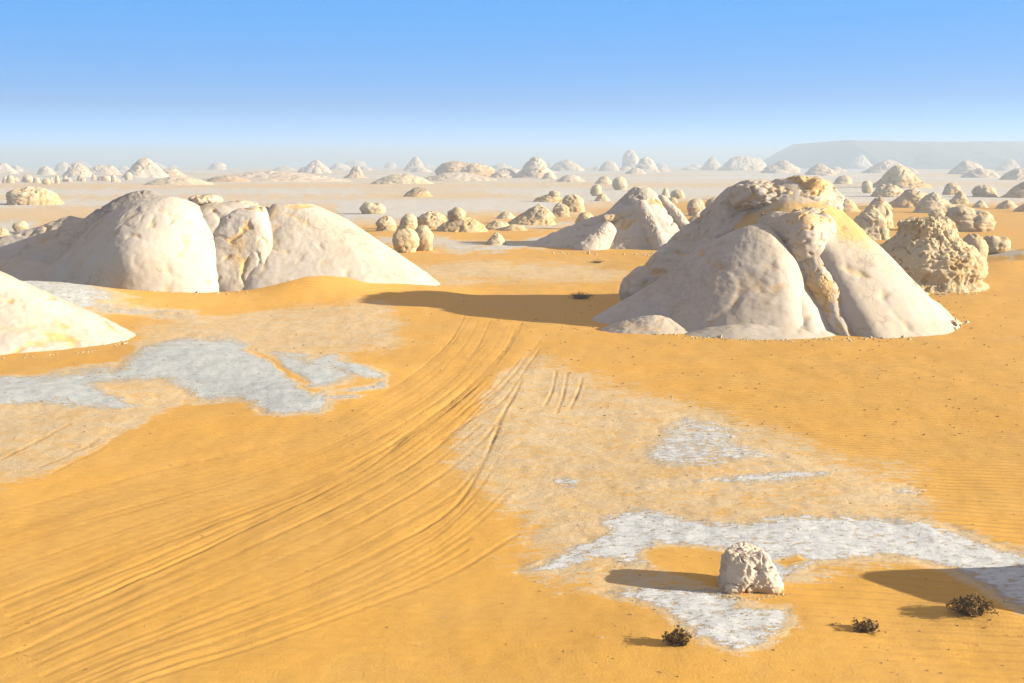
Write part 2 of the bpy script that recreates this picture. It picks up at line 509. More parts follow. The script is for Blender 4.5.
def make_ground():
    ths = np.concatenate([np.linspace(R(-33), R(33), 1000, endpoint=False), np.linspace(R(33), R(327), 110, endpoint=False)])
    rows = [0.6, 3, 6, 9, 12, 14.5]
    # even steps in the picture from the bottom edge to the far plain
    py = 720.0
    while py > 176:
        r = float(gp(512, py)[1])
        if r > rows[-1] + 0.02: rows.append(r)
        py -= 1.15 if py > 330 else (0.8 if py > 230 else 1.0)
    while rows[-1] < 12000: rows.append(rows[-1] * 1.12)
    rows = np.array(rows[::-1]); ths = ths[::-1]
    nu, nv = len(ths), len(rows)
    X = (rows[:, None] * np.sin(ths)[None]).ravel()
    Y = (rows[:, None] * np.cos(ths)[None]).ravel()
    Z = ground_base(X, Y)
    rr = np.hypot(X, Y)
    front = (Y > 8)
    u, v = to_pix(X, Y, Z)
    far = rr > 900
    P = np.stack([X, Y, np.zeros_like(X)], 1)
    chalk = np.full(X.shape, 0.0)
    wob = fbm(P / 4.0, 3)
    sel = front & (rr < 1500)
    us, vs = u[sel] + 9 * wob[sel], v[sel] + 4 * fbm(P[sel] / 2.5 + 40, 4)
    c = np.zeros(us.shape)
    for val, soft, poly in CRUST:
        sdv = poly_sd(us, vs, poly)
        m = sstep(-soft, soft, sdv)
        c = np.maximum(c, val * m)
    slab = np.zeros(X.shape)
    sl = np.zeros(us.shape)
    for val, soft, poly in CRUST:
        if val in (0.955, 1.0, 0.85): sl = np.maximum(sl, sstep(-40, -10, poly_sd(us, vs, poly)))
    slab[sel] = sl
    for soft, poly in SANDY:
        c *= 1 - sstep(-soft, soft, poly_sd(us, vs, poly))
    chalk[sel] = c
    # beyond the drawn area: broad streaks of crust and sand
    st = 0.66 + 0.30 * fbm(P * np.array([1 / 320, 1 / 60, 1]) + 3, 3)
    w = np.maximum(sstep(260, 600, rr), 0.85 * sstep(110, 260, rr) * sstep(0.22, 0.05, X / np.maximum(Y, 1)))
    chalk = np.where(front & (rr < 1500), np.maximum(chalk, st * w), st)
    chalk = np.where(~front, 0.25 + 0.4 * fbm(P / 30, 3), chalk)
    # wheel tracks pressed into the sand
    near = front & (rr < 80) & (X < 10)
    xs, ys = X[near], Y[near]
    dz = np.zeros(xs.shape)
    tint = np.zeros(xs.shape)
    jit = fbm(P[near] / 0.8 + 70, 2)
    fade = 0.72 + 0.28 * np.clip(fbm(P[near] / 5 + 90, 2) * 2, -1, 1)
    for line, wd_, dp in tracks():
        d = seg_dist(xs, ys, line) + 0.03 * jit
        dz += fade * (-dp * np.exp(-(d / wd_) ** 2 * 2) + 0.25 * dp * np.exp(-((d - 1.7 * wd_) / (0.7 * wd_)) ** 2))
        tint = np.maximum(tint, min(1.0, dp / 0.018) * fade * np.exp(-(d / wd_) ** 2)) if wd_ < 0.2 else tint
    Z[near] += dz
    trk = np.zeros(X.shape); trk[near] = tint
    # loose sand carries small humps
    loose = 1 - sstep(0.25, 0.5, chalk)
    nearm = rr < 130
    Z[nearm] += (0.02 * fbm(P[nearm] / 1.3 + 2, 3)) * loose[nearm] * sstep(9, 15, rr[nearm])
    Z[nearm] += 0.03 * fbm(P[nearm] / 0.9 + 21, 3) * (1 - loose[nearm]) * sstep(9, 15, rr[nearm])
    # ripples: loose sand to the right
    rip = loose * sstep(4, 9, X + 0.1 * wob) * sstep(18, 24, rr)
    rip = np.maximum(rip, 0.15 * loose)
    V = np.stack([X, Y, Z], 1)
    me = grid_mesh('ground', V, nu, nv, True, True, {'chalk': chalk, 'ripple': rip, 'slab': slab, 'track': trk})
    o = link('ground', me, M_SAND)
    tag(o, 'orange desert sand with wheel tracks and patches of white chalk crust', kind='structure')
make_ground()

# ------------------------------------------------------------------ haze
def box_mesh(name, lo, hi):
    x0, y0, z0 = lo; x1, y1, z1 = hi
    v = [(x0,y0,z0),(x1,y0,z0),(x1,y1,z0),(x0,y1,z0),(x0,y0,z1),(x1,y0,z1),(x1,y1,z1),(x0,y1,z1)]
    f = [(0,3,2,1),(4,5,6,7),(0,1,5,4),(1,2,6,5),(2,3,7,6),(3,0,4,7)]
    me = bpy.data.meshes.new(name); me.from_pydata(v, [], f); me.update()
    return me
HAZE = 0.0008
hm = bpy.data.materials.new('haze'); hm.use_nodes = True
ht = hm.node_tree; ht.nodes.clear()
ho = ht.nodes.new('ShaderNodeOutputMaterial'); hv = ht.nodes.new('ShaderNodeVolumePrincipled')
hv.inputs['Color'].default_value = (0.42, 0.53, 0.64, 1)
hv.inputs['Density'].default_value = HAZE
hv.inputs['Anisotropy'].default_value = 0.1
ht.links.new(hv.outputs[0], ho.inputs['Volume'])
hz = link('haze', box_mesh('haze', (-13000, -13000, -8), (13000, 13000, 68)), hm)
tag(hz, 'pale dusty haze hanging over the desert plain', kind='stuff')

# ------------------------------------------------------------------ rock sculpting: lobes -> star-shaped surface
def smin(a, b, k):
    if k <= 0: return np.minimum(a, b)
    h = np.clip(0.5 + 0.5 * (b - a) / k, 0, 1)
    return b + (a - b) * h - k * h * (1 - h)

def ell(c, r, rot=0.0, tilt=0.0):
    """ellipsoid: rot about Z, then tilt about Y"""
    c = np.array(c, float); r = np.array(r, float)
    def f(p):
        q = p - c
        cr, sr = math.cos(rot), math.sin(rot)
        q = np.stack([q[:, 0] * cr + q[:, 1] * sr, -q[:, 0] * sr + q[:, 1] * cr, q[:, 2]], 1)
        ct, s_ = math.cos(tilt), math.sin(tilt)
        q = np.stack([q[:, 0] * ct - q[:, 2] * s_, q[:, 1], q[:, 0] * s_ + q[:, 2] * ct], 1)
        k0 = np.linalg.norm(q / r, axis=1) + 1e-9
        k1 = np.linalg.norm(q / (r * r), axis=1) + 1e-9
        return k0 * (k0 - 1) / k1
    return f

def mound(cx, cy, xl, xr, yf, yb, h, p=1.5, sq=2.0, flat=0.0):
    """hill: own reach to the left, right, front and back; p shapes the slope (1 cone, 2 dome)"""
    def f(q):
        dx, dy = q[:, 0] - cx, q[:, 1] - cy
        u = np.where(dx < 0, dx / xl, dx / xr)
        v = np.where(dy < 0, dy / yf, dy / yb)
        rho = (np.abs(u) ** sq + np.abs(v) ** sq + 1e-9) ** (1 / sq)
        rho = np.maximum(rho - flat, 0) / (1 - flat)
        Hh = h * (1 - rho ** p)
        slope = h / min(xl, xr, yf, yb)
        return (q[:, 2] - Hh) / math.sqrt(1 + slope * slope)
    return f

def cone2(a, b, ra, rb):
    a = np.array(a, float); b = np.array(b, float)
    def f(p):
        ab = b - a
        t = np.clip(((p - a) @ ab) / (ab @ ab), 0, 1)
        return np.linalg.norm(p - a - t[:, None] * ab, axis=1) - (ra + (rb - ra) * t)
    return f

def union(fs, k):
    def f(p):
        d = fs[0](p)
        for g in fs[1:]: d = smin(d, g(p), k)
        return d
    return f

def cut(f, gs, k):
    def h(p):
        d = f(p)
        for g in gs: d = -smin(-d, g(p), k)
        return d
    return h

def star(name, f, origin, ext, nu, nv, low=-0.3, noise_amp=0.0, noise_scale=1.0, rough=0.0, rough_scale=0.3,
         strata=0.0, strata_scale=0.5, seed=0.0, crack=0.0, crack_scale=2.0, paint=None, off=(0, 0, 0), squash=1.0):
    """off: texture offset so that shapes in local space still differ"""
    o = np.array(origin, float); ext = np.array(ext, float)
    az = np.linspace(0, 2 * math.pi, nu, endpoint=False)
    el = np.linspace(low, math.pi / 2 - 0.012, nv)
    A, E = np.meshgrid(az, el)
    D = np.stack([np.cos(A) * np.cos(E), np.sin(A) * np.cos(E), np.sin(E)], -1).reshape(-1, 3) * ext
    ts = np.linspace(0.02, 1.9, 40)
    lo = np.zeros(len(D)); hi = np.full(len(D), ts[-1])
    found = np.zeros(len(D), bool)
    last = np.zeros(len(D))
    for t in ts:
        act = ~found
        if not act.any(): break
        d = np.full(len(D), -1.0)
        d[act] = f(o + D[act] * t)
        hit = act & (d > 0)
        hi[hit] = t; lo[hit] = last[hit]; found |= hit
        last[act] = t
    for _ in range(12):
        m = 0.5 * (lo + hi)
        pos = f(o + D * m[:, None]) > 0
        hi = np.where(pos, m, hi); lo = np.where(pos, lo, m)
    P = o + D * (0.5 * (lo + hi))[:, None]
    e = 0.02 * float(ext.min())
    g = np.stack([f(P + np.eye(3)[i] * e) - f(P - np.eye(3)[i] * e) for i in range(3)], 1)
    g /= np.linalg.norm(g, axis=1)[:, None] + 1e-9
    S = P + np.array([seed * 13.1, seed * 7.7, seed * 3.3])
    disp = np.zeros(len(P))
    if noise_amp: disp += noise_amp * fbm(S / noise_scale, 4, 0.42)
    if rough: disp += rough * fbm(S / rough_scale + 31, 4, 0.6)
    if strata:
        zz = S[:, 2] / strata_scale + 0.5 * noise3(S / (strata_scale * 5))
        q = np.stack([zz, S[:, 0] * 0.05 / strata_scale, S[:, 1] * 0.05 / strata_scale], 1)
        disp += strata * fbm(q, 3) * (1 - np.abs(g[:, 2])) * 1.4
    if crack:
        rd = ridged(S / crack_scale + 55, 2)
        disp -= crack * sstep(1.12, 1.45, rd)
    # keep the very top row closed and calm
    P2 = P + g * disp[:, None]
    stain = np.zeros(len(P)); dark = np.zeros(len(P))
    if crack: stain += 0.5 * sstep(1.0, 1.4, ridged(S / crack_scale + 55, 2))
    if paint:
        a, b = paint(P2, g)
        stain = stain + a; dark = dark + b
    return grid_mesh(name, P2, nu, nv, True, True, {'stain': stain, 'dark': dark})

def blob(P, c, r):
    return np.exp(-np.sum(((P - np.array(c)) / np.array(r)) ** 2, 1))

# ------------------------------------------------------------------ the great chalk rock right of centre
def frame(px, Y0):
    x0 = at_depth(px, 300, Y0)[0]
    def L(qx, qy, dY=0.0):
        x, z = at_depth(qx, qy, Y0 + dY)
        return np.array([x - x0, dY, z])
    return x0, L

def big_rock():
    Y0 = 68.0
    x0, L = frame(785, Y0)
    root = empty('chalk_outcrop', (x0, Y0, 0))
    tag(root, 'largest white chalk outcrop right of centre with ochre crown and long shadow', 'rock', 'white chalk outcrops')
    # body: steep frustum
    body = [mound(0.2, 0, 9.5, 8.9, 10.6, 10, 8.9, 1.15, 2.2, 0.12),
            mound(3.0, -3.0, 5.5, 6.3, 7.4, 6, 6.2, 1.2, 2.3),
            mound(-2.6, 1.2, 8.0, 6, 5, 6, 8.0, 1.1)]
    b = union(body, 0.9)
    gully = cone2(L(808, 258, -6.6), L(850, 345, -10.8), 0.8, 0.9)
    notch = cone2(L(702, 232, -3.5), L(690, 275, -4.5), 0.7, 0.3)
    b = cut(b, [gully], 1.3)
    def paint(P, g):
        s = 0.75 * blob(P, L(800, 212, -4), (4.2, 4, 1.1)) + 0.75 * blob(P, L(745, 240, -4), (1.6, 4, 1.7))
        s += 0.55 * blob(P, L(850, 215, -4), (2.4, 3, 1.3)) + 0.6 * blob(P, L(812, 285, -7), (1.0, 3, 2.2))
        s += 0.35 * blob(P, L(870, 255, -4), (2.5, 3, 1.6)) + 0.5 * blob(P, L(845, 232, -3), (2.2, 3.5, 1.5))
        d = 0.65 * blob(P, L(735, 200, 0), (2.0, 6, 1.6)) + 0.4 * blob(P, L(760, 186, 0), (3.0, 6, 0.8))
        return s, d
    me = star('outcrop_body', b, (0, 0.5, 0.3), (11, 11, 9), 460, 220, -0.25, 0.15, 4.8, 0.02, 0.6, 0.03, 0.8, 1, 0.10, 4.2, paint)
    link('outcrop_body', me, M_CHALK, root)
    # the slab lapping over the lower left, its shade painted in as darker grey
    c = L(764, 300, -5.2)
    slab = union([mound(c[0], -4.4, 9.2, 3.7, 6.2, 7.0, 6.2, 1.5, 1.9, 0.03),
                  mound(c[0] - 5.4, -3.4, 5.2, 5, 4.0, 5, 2.3, 1.4)], 0.6)
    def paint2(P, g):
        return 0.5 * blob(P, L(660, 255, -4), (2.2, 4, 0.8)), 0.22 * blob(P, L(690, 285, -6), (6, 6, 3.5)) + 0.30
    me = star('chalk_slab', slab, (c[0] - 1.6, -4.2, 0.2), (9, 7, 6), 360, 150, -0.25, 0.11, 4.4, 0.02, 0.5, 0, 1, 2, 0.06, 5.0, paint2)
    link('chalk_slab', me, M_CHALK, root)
    # left shoulder running down behind the slab
    sh = union([cone2(L(742, 205, 1.5), L(640, 292, -0.5), 1.5, 1.3), cone2(L(760, 215, 1.0), L(690, 290, -1.5), 2.4, 2.0)], 0.8)
    def paint3(P, g):
        return 0.35 * blob(P, L(650, 270, -2), (3, 3, 1.5)), 0.5 * blob(P, L(705, 222, 0), (4, 4, 1.2))
    me = star('rock_shoulder', sh, L(705, 262, 0), (8, 3.2, 5), 240, 120, -1.2, 0.25, 1.8, 0.08, 0.5, 0.08, 0.6, 3, 0.15, 2, paint3)
    link('rock_shoulder', me, M_CHALK, root)
    # crown
    cr = union([ell(L(782, 194, 0.5), (3.3, 3.2, 0.8)), ell(L(752, 193, 0), (1.5, 2, 0.7)), ell(L(806, 187, -0.5), (1.5, 1.8, 0.7)),
                ell(L(826, 196, 0.2), (0.9, 1.6, 0.6), 0.3, 0.4), ell(L(770, 201, -0.9), (2.6, 1.8, 0.7)), ell(L(815, 203, -1.2), (1.8, 1.7, 0.7), 0, 0.3)], 0.5)
    def paint4(P, g):
        return 0.25 + 0.7 * blob(P, L(800, 184, -1), (2.2, 4, 0.7)), 0.55 * blob(P, L(742, 190, 0), (1.6, 4, 1.2))
    me = star('crown', cr, L(785, 190, 0.3), (4.6, 3.4, 1.3), 260, 110, -1.2, 0.22, 1.3, 0.07, 0.35, 0.06, 0.35, 4, 0.22, 1.2, paint4)
    link('crown', me, M_CHALK, root)
    # white knob under an ochre ledge, and the pillar below it
    kn = union([ell(L(802, 240, -4.9), (1.5, 1.6, 1.75)), ell(L(778, 226, -3.8), (1.3, 1.5, 0.9)), ell(L(822, 230, -4.2), (0.8, 1.3, 1.1))], 0.7)
    def paint5(P, g):
        return 0.7 * blob(P, L(815, 218, -6), (2.6, 3, 0.8)) + 0.45 * blob(P, L(790, 262, -6), (2, 3, 0.8)), 0 * P[:, 0]
    me = star('knob', kn, L(802, 236, -4.4), (2.2, 2.0, 1.9), 160, 90, -1.35, 0.10, 1.6, 0.03, 0.3, 0, 1, 5, 0.12, 1.1, paint5)
    link('knob', me, M_CHALK, root)
    lg = union([ell(L(800, 214, -3.4), (1.6, 1.0, 0.36), 0, -0.15), ell(L(835, 206, -2.6), (1.3, 1.0, 0.45), 0.4, 0.3), ell(L(762, 208, -2.6), (1.2, 1.0, 0.35), 0, 0.2)], 0.3)
    me = star('ledge', lg, L(800, 211, -3.0), (3.6, 1.8, 0.9), 200, 90, -1.35, 0.14, 0.9, 0.06, 0.25, 0.06, 0.2, 6, 0.12, 0.8,
              lambda P, g: (np.full(len(P), 0.55), np.full(len(P), 0.05)))
    link('ledge', me, M_CHALK, root)
    pl = union([cone2(L(812, 264, -5.2), L(826, 300, -7.4), 1.1, 0.85), cone2(L(826, 300, -7.2), L(846, 340, -9.8), 0.8, 0.4),
                ell(L(824, 290, -6.9), (1.25, 1.0, 0.4), 0, 0.3)], 0.5)
    def paint6(P, g):
        return 0.75 * blob(P, L(818, 290, -9), (1.6, 3, 0.9)) + 0.3, 0.3 * blob(P, L(812, 266, -8), (2, 2, 0.8))
    me = star('pillar', pl, L(824, 300, -7.7), (1.7, 2.2, 2.9), 160, 130, -1.35, 0.10, 1.2, 0.025, 0.25, 0.03, 0.4, 7, 0.08, 1.0, paint6)
    link('pillar', me, M_CHALK, root)
    # low pale skirts at the foot
    for nm, a, r, dy in (('skirt', (655, 326), (3.2, 1.6, 0.9), -8.0), ('skirt', (760, 333), (4.6, 1.9, 1.0), -9.2), ('skirt', (925, 320), (1.9, 2.6, 1.6), -5.0)):
        c = L(a[0], a[1], dy)
        f = mound(c[0], dy, r[0], r[0], r[1], r[1] * 1.6, r[2], 1.5)
        me = star(nm, f, (c[0], dy, 0.05), (r[0], r[1] * 1.2, r[2]), 120, 50, -0.25, 0.06, 1.6, 0.015, 0.3, 0, 1, a[0], 0.03, 2.5)
        link(nm, me, M_CHALK, root)
big_rock()

# ------------------------------------------------------------------ the long white dome on the left
def left_rock():
    Y0 = 80.0
    x0, L = frame(160, Y0)
    root = empty('chalk_ridge', (x0, Y0, 0))
    tag(root, 'long white chalk ridge at left with a round dome and a wedge tapering right', 'rock', 'white chalk outcrops')
    c = L(168, 300, -0.5)
    dome = union([ell((c[0] - 0.1, -0.6, 2.0), (5.2, 6.0, 4.7)),
                  mound(c[0] + 0.3, -0.3, 8.6, 6.2, 6.2, 6, 7.2, 2.1, 2.2, 0.03),
                  mound(c[0] - 1.5, -0.3, 9.6, 5.5, 5.8, 6, 6.2, 1.6)], 1.5)
    def paint(P, g):
        s = 0.4 * blob(P, L(165, 235, -4), (1.2, 4, 0.7)) + 0.3 * blob(P, L(112, 270, -4), (1.5, 4, 1.0)) + 0.3 * blob(P, L(220, 250, -2), (0.6, 4, 1.5))
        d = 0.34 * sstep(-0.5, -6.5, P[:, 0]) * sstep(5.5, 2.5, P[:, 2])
        return s, d
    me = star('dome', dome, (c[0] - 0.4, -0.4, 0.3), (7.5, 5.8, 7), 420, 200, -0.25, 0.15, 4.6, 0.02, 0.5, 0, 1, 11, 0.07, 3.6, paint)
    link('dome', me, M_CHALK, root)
    back = union([mound(L(152, 300, 2.6)[0], 2.6, 10.0, 6.0, 4.6, 5, 7.85, 1.7, 2.1), mound(L(80, 300, 3.4)[0], 3.0, 15.5, 8, 5.2, 5, 5.7, 1.2),
                  mound(L(232, 300, 1.4)[0], 1.2, 6.5, 5.5, 4.6, 5, 6.75, 3.2, 2.6)], 0.6)
    def paint2(P, g):
        s = 0.85 * blob(P, L(160, 206, -1), (5.5, 2.6, 0.45)) + 0.4 * blob(P, L(60, 225, 0), (3, 4, 1.2))
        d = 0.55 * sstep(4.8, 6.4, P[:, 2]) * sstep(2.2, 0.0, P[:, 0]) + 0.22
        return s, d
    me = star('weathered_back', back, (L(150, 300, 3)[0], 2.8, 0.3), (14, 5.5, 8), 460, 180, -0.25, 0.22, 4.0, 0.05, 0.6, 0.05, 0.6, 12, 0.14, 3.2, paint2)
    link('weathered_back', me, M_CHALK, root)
    tl = mound(L(20, 300, 1.0)[0], 1.0, 12, 12, 6.0, 6, 2.7, 1.5)
    me = star('rock_tail', tl, (L(20, 300, 1)[0], 1.0, 0.2), (12, 6, 4), 260, 90, -0.25, 0.2, 4.0, 0.03, 0.6, 0, 1, 13, 0.06, 3.2,
              lambda P, g: (0 * P[:, 0], np.full(len(P), 0.28)))
    link('rock_tail', me, M_CHALK, root)
    # buttress between dome and wedge
    c = L(258, 300, 0.4)
    bt = union([mound(c[0] - 0.2, 0.6, 4.2, 3.1, 4.6, 6, 6.65, 3.0, 4.0), mound(c[0] + 0.2, 0.0, 3.6, 3.0, 4.8, 4, 3.6, 2.0, 3.0)], 0.5)
    def paint3(P, g):
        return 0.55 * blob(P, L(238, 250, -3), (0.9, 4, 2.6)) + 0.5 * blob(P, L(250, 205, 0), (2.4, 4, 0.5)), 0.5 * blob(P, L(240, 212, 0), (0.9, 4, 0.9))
    me = star('buttress', bt, (c[0], 0.4, 0.3), (3.5, 4.6, 6.4), 240, 150, -0.25, 0.18, 2.8, 0.025, 0.4, 0.03, 0.6, 14, 0.12, 2.4, paint3)
    link('buttress', me, M_CHALK, root)
    # wedge
    c = L(290, 300, 2.5)
    wg = cut(union([mound(c[0] - 0.2, 2.3, 4.2, 12.6, 7.4, 7, 6.7, 1.25, 2.6, 0.17)], 0.3), [], 0.2)
    def paint4(P, g):
        return 0.5 * blob(P, L(308, 205, 1), (1.6, 5, 0.35)) + 0.6 * blob(P, L(272, 215, 0), (0.8, 4, 1.2)), 0.6 * blob(P, L(278, 232, -1), (1.0, 4, 1.8))
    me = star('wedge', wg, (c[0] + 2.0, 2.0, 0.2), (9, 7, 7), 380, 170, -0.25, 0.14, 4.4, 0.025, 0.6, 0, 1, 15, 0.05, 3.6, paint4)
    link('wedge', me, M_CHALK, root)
    # crumbled ledge on top
    for nm, a, r, dy in (('ledge', (206, 200), (1.3, 1.6, 0.45), 2.4), ('ledge', (240, 206), (1.5, 1.6, 0.4), 3.0)):
        f = ell(L(a[0], a[1], dy), r)
        me = star(nm, f, L(a[0], a[1], dy), r, 110, 60, -1.35, 0.12, 0.9, 0.06, 0.3, 0.06, 0.25, a[0], 0.08, 0.7,
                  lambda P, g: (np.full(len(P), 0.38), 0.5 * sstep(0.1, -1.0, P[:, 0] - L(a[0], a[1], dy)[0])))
        link(nm, me, M_CHALK, root)
left_rock()

def near_left_rock():
    Y0 = 57.0
    x0, L = frame(-40, Y0)
    root = empty('chalk_slope', (x0, Y0, 0))
    tag(root, 'smooth white chalk slope cut off by the left picture edge, orange sand below', 'rock', 'white chalk outcrops')
    f = union([mound(0, 0, 10, 9.6, 5.6, 6, 4.4, 1.2, 2.0, 0.05), mound(3.6, -0.6, 6, 5.6, 4.2, 5, 1.9, 1.4)], 0.8)
    def paint(P, g):
        return 0.4 * blob(P, L(10, 335, -5), (4, 4, 0.8)) + 0.15, 0.22 + 0 * P[:, 0]
    me = star('slope_body', f, (1, 0, 0.2), (9.5, 5.6, 4.6), 380, 170, -0.25, 0.16, 3.6, 0.03, 0.5, 0, 1, 21, 0.06, 3.4, paint)
    link('slope_body', me, M_CHALK, root)
near_left_rock()

def middle_rock():
    Y0 = 124.0
    x0, L = frame(640, Y0)
    root = empty('chalk_hill', (x0, Y0, 0))
    tag(root, 'grey white conical chalk hill with ribs, standing behind and left of the great outcrop', 'rock', 'white chalk outcrops')
    f = union([mound(0.0, 0, 8.0, 6.6, 6.5, 7, 7.1, 1.15, 2.0, 0.12), mound(-1.5, 1.5, 12.5, 6, 5, 6, 4.6, 1.2), mound(-3, -0.5, 10, 5, 5, 5, 2.6, 1.5)], 0.7)
    def paint(P, g):
        return 0.6 * blob(P, L(622, 222, -4), (2.4, 4, 0.7)) + 0.4 * blob(P, L(660, 205, -2), (2, 4, 0.8)), 0.55 * blob(P, L(628, 200, 0), (3.5, 5, 1.3)) + 0.1
    me = star('hill_body', f, (-0.6, 0.3, 0.2), (9.5, 7, 6.8), 340, 170, -0.2, 0.28, 3.2, 0.06, 0.7, 0.08, 0.9, 31, 0.2, 3.0, paint)
    link('hill_body', me, M_CHALK, root)
    for nm, a, b, ra, rb, d0, d1 in (('rib', (641, 208), (662, 250), 1.0, 1.2, -2.6, -6.3), ('rib', (662, 200), (694, 238), 0.7, 0.9, -0.5, -3.0),
                                     ('rib', (606, 232), (588, 256), 1.2, 2.0, -4.0, -6.0), ('ledge', (606, 219), (630, 215), 0.6, 0.5, -2.9, -2.8)):
        A, B = L(*a, d0), L(*b, d1)
        f = cone2(A, B, ra, rb)
        ex = np.abs(B - A) / 2 + max(ra, rb)
        me = star(nm, f, (A + B) / 2, ex, 140, 90, -1.4, 0.16, 1.6, 0.04, 0.4, 0.04, 0.5, a[0], 0.08, 1.6,
                  lambda P, g, nm=nm: (np.full(len(P), 0.55 if nm == 'ledge' else 0.12), np.full(len(P), 0.1)))
        link(nm, me, M_CHALK, root)
middle_rock()

def pitted_rock():
    Y0 = 82.5
    x0, L = frame(922, Y0)
    root = empty('pitted_rock', (x0, Y0, 0))
    tag(root, 'honeycombed ochre limestone rock just right of the great white outcrop', 'rock', 'weathered rocks on the plain')
    f = union([mound(0.2, 0, 5.0, 4.4, 4.4, 4.6, 6.4, 1.15, 2.4, 0.14), ell((0.5, -0.2, 1.6), (4.2, 3.9, 2.3)), ell((-1.6, 0.3, 1.5), (3.0, 3.2, 2.2)),
               ell((-0.3, 0, 4.9), (2.0, 1.9, 1.1))], 0.6)
    f2 = cut(f, [lambda p: 6.05 + 0.12 * p[:, 0] - p[:, 2] + 0], 0.3)
    f2 = (lambda p: np.maximum(f(p), (p[:, 2] - 5.5 - 0.08 * p[:, 0]) * 0.9))
    def paint(P, g):
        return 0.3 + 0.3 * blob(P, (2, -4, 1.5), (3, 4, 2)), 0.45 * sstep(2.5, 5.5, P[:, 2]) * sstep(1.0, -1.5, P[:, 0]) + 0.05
    me = star('pitted_rock', f2, (0, 0, 1.6), (4.8, 4.5, 5.5), 320, 190, -0.6, 0.25, 2.0, 0.15, 0.6, 0.15, 0.6, 41, 0.16, 1.1, paint)
    o = link('rock_body', me, M_LIME, root)
pitted_rock()

# ------------------------------------------------------------------ one boulder of a given build
def boulder_mesh(kind, w, h, d, seed, res, stain, dark):
    """w, h, d: full width, height, depth in metres"""
    r = random.Random(seed)
    a, b = w / 2, d / 2
    j = lambda s: r.uniform(-s, s)
    if kind == 'egg':
        f = union([ell((0, 0, h * 0.54), (a, b, h * 0.5), j(.3), j(.2)), ell((j(.2) * a, j(.2) * b, h * 0.25), (a * 0.72, b * 0.72, h * 0.4))], 0.12 * h)
        low = -0.9; o = (0, 0, h * 0.45)
    elif kind == 'dome':
        f = union([mound(0, 0, a, a, b, b, h, 2.4, 2.3), ell((j(.3) * a, 0, h * 0.45), (a * 0.8, b * 0.8, h * 0.5))], 0.1 * h)
        low = -0.4; o = (0, 0, h * 0.25)
    elif kind == 'cone':
        f = union([mound(j(.15) * a, 0, a, a, b, b, h, 1.4, 2.1, 0.08), mound(j(.4) * a, -0.2 * b, a * .7, a * .7, b * .8, b * .8, h * 0.62, 1.6)], 0.08 * h)
        low = -0.3; o = (0, 0, h * 0.15)
    elif kind == 'block':
        f = union([ell((-0.3 * a, 0, h * .5), (a * .75, b * .8, h * .52)), ell((0.35 * a, 0, h * .42), (a * .7, b * .85, h * .5)), ell((0, 0, h * .25), (a * .95, b * .95, h * .35))], 0.08 * h)
        low = -0.5; o = (0, 0, h * 0.3)
    elif kind == 'knob':      # long low back with a knob on top
        kx = r.choice((-1, 1)) * 0.25 * a
        f = union([mound(0, 0, a, a * .95, b, b, h * 0.68, 1.6, 2.2), ell((kx, 0, h * 0.7), (a * .32, b * .5, h * .3))], 0.05 * h)
        low = -0.3; o = (kx * .6, 0, h * 0.22)
    elif kind == 'tier':      # cone on a broad stepped base
        f = union([mound(j(.1) * a, 0, a * .8, a * .76, b * .8, b * .8, h, 1.8, 2.1, .08), mound(0, 0, a, a, b, b, h * 0.42, 2.6, 2.4)], 0.06 * h)
        low = -0.3; o = (0, 0, h * 0.12)
    elif kind == 'lean':      # long slope on one side, steep on the other
        f = union([mound(0.35 * a, 0, a * 1.35, a * .65, b, b, h, 1.35, 2.2), ell((0.3 * a, 0, h * .4), (a * .6, b * .7, h * .5))], 0.1 * h)
        low = -0.4; o = (0.2 * a, 0, h * 0.25)
    else:                     # low
        f = union([mound(0, 0, a, a, b, b, h, 1.7, 2.2), mound(j(.5) * a, 0, a * .5, a * .5, b * .6, b * .6, h * .9, 2.0)], 0.1 * h)
        low = -0.3; o = (0, 0, h * 0.2)
    m = min(w, h * 1.6)
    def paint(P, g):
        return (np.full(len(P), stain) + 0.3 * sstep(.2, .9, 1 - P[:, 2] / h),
                dark * sstep(0.15, 0.75, P[:, 2] / h) + 0.25 * sstep(0.2, -0.5, g[:, 0] + 0.4 * noise3(P / (0.3 * m))))  # tops greyer; sides facing left are painted darker to deepen their shade
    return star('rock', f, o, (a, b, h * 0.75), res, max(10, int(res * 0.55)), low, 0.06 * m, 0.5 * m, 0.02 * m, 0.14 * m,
                0.035 * m, 0.13 * m, seed % 97, 0.04 * m, 0.4 * m, paint)

PLAIN = 'weathered rocks on the plain'
ROW = 'small boulders in the far left row'
FAR = 'pale mounds along the hazy horizon'
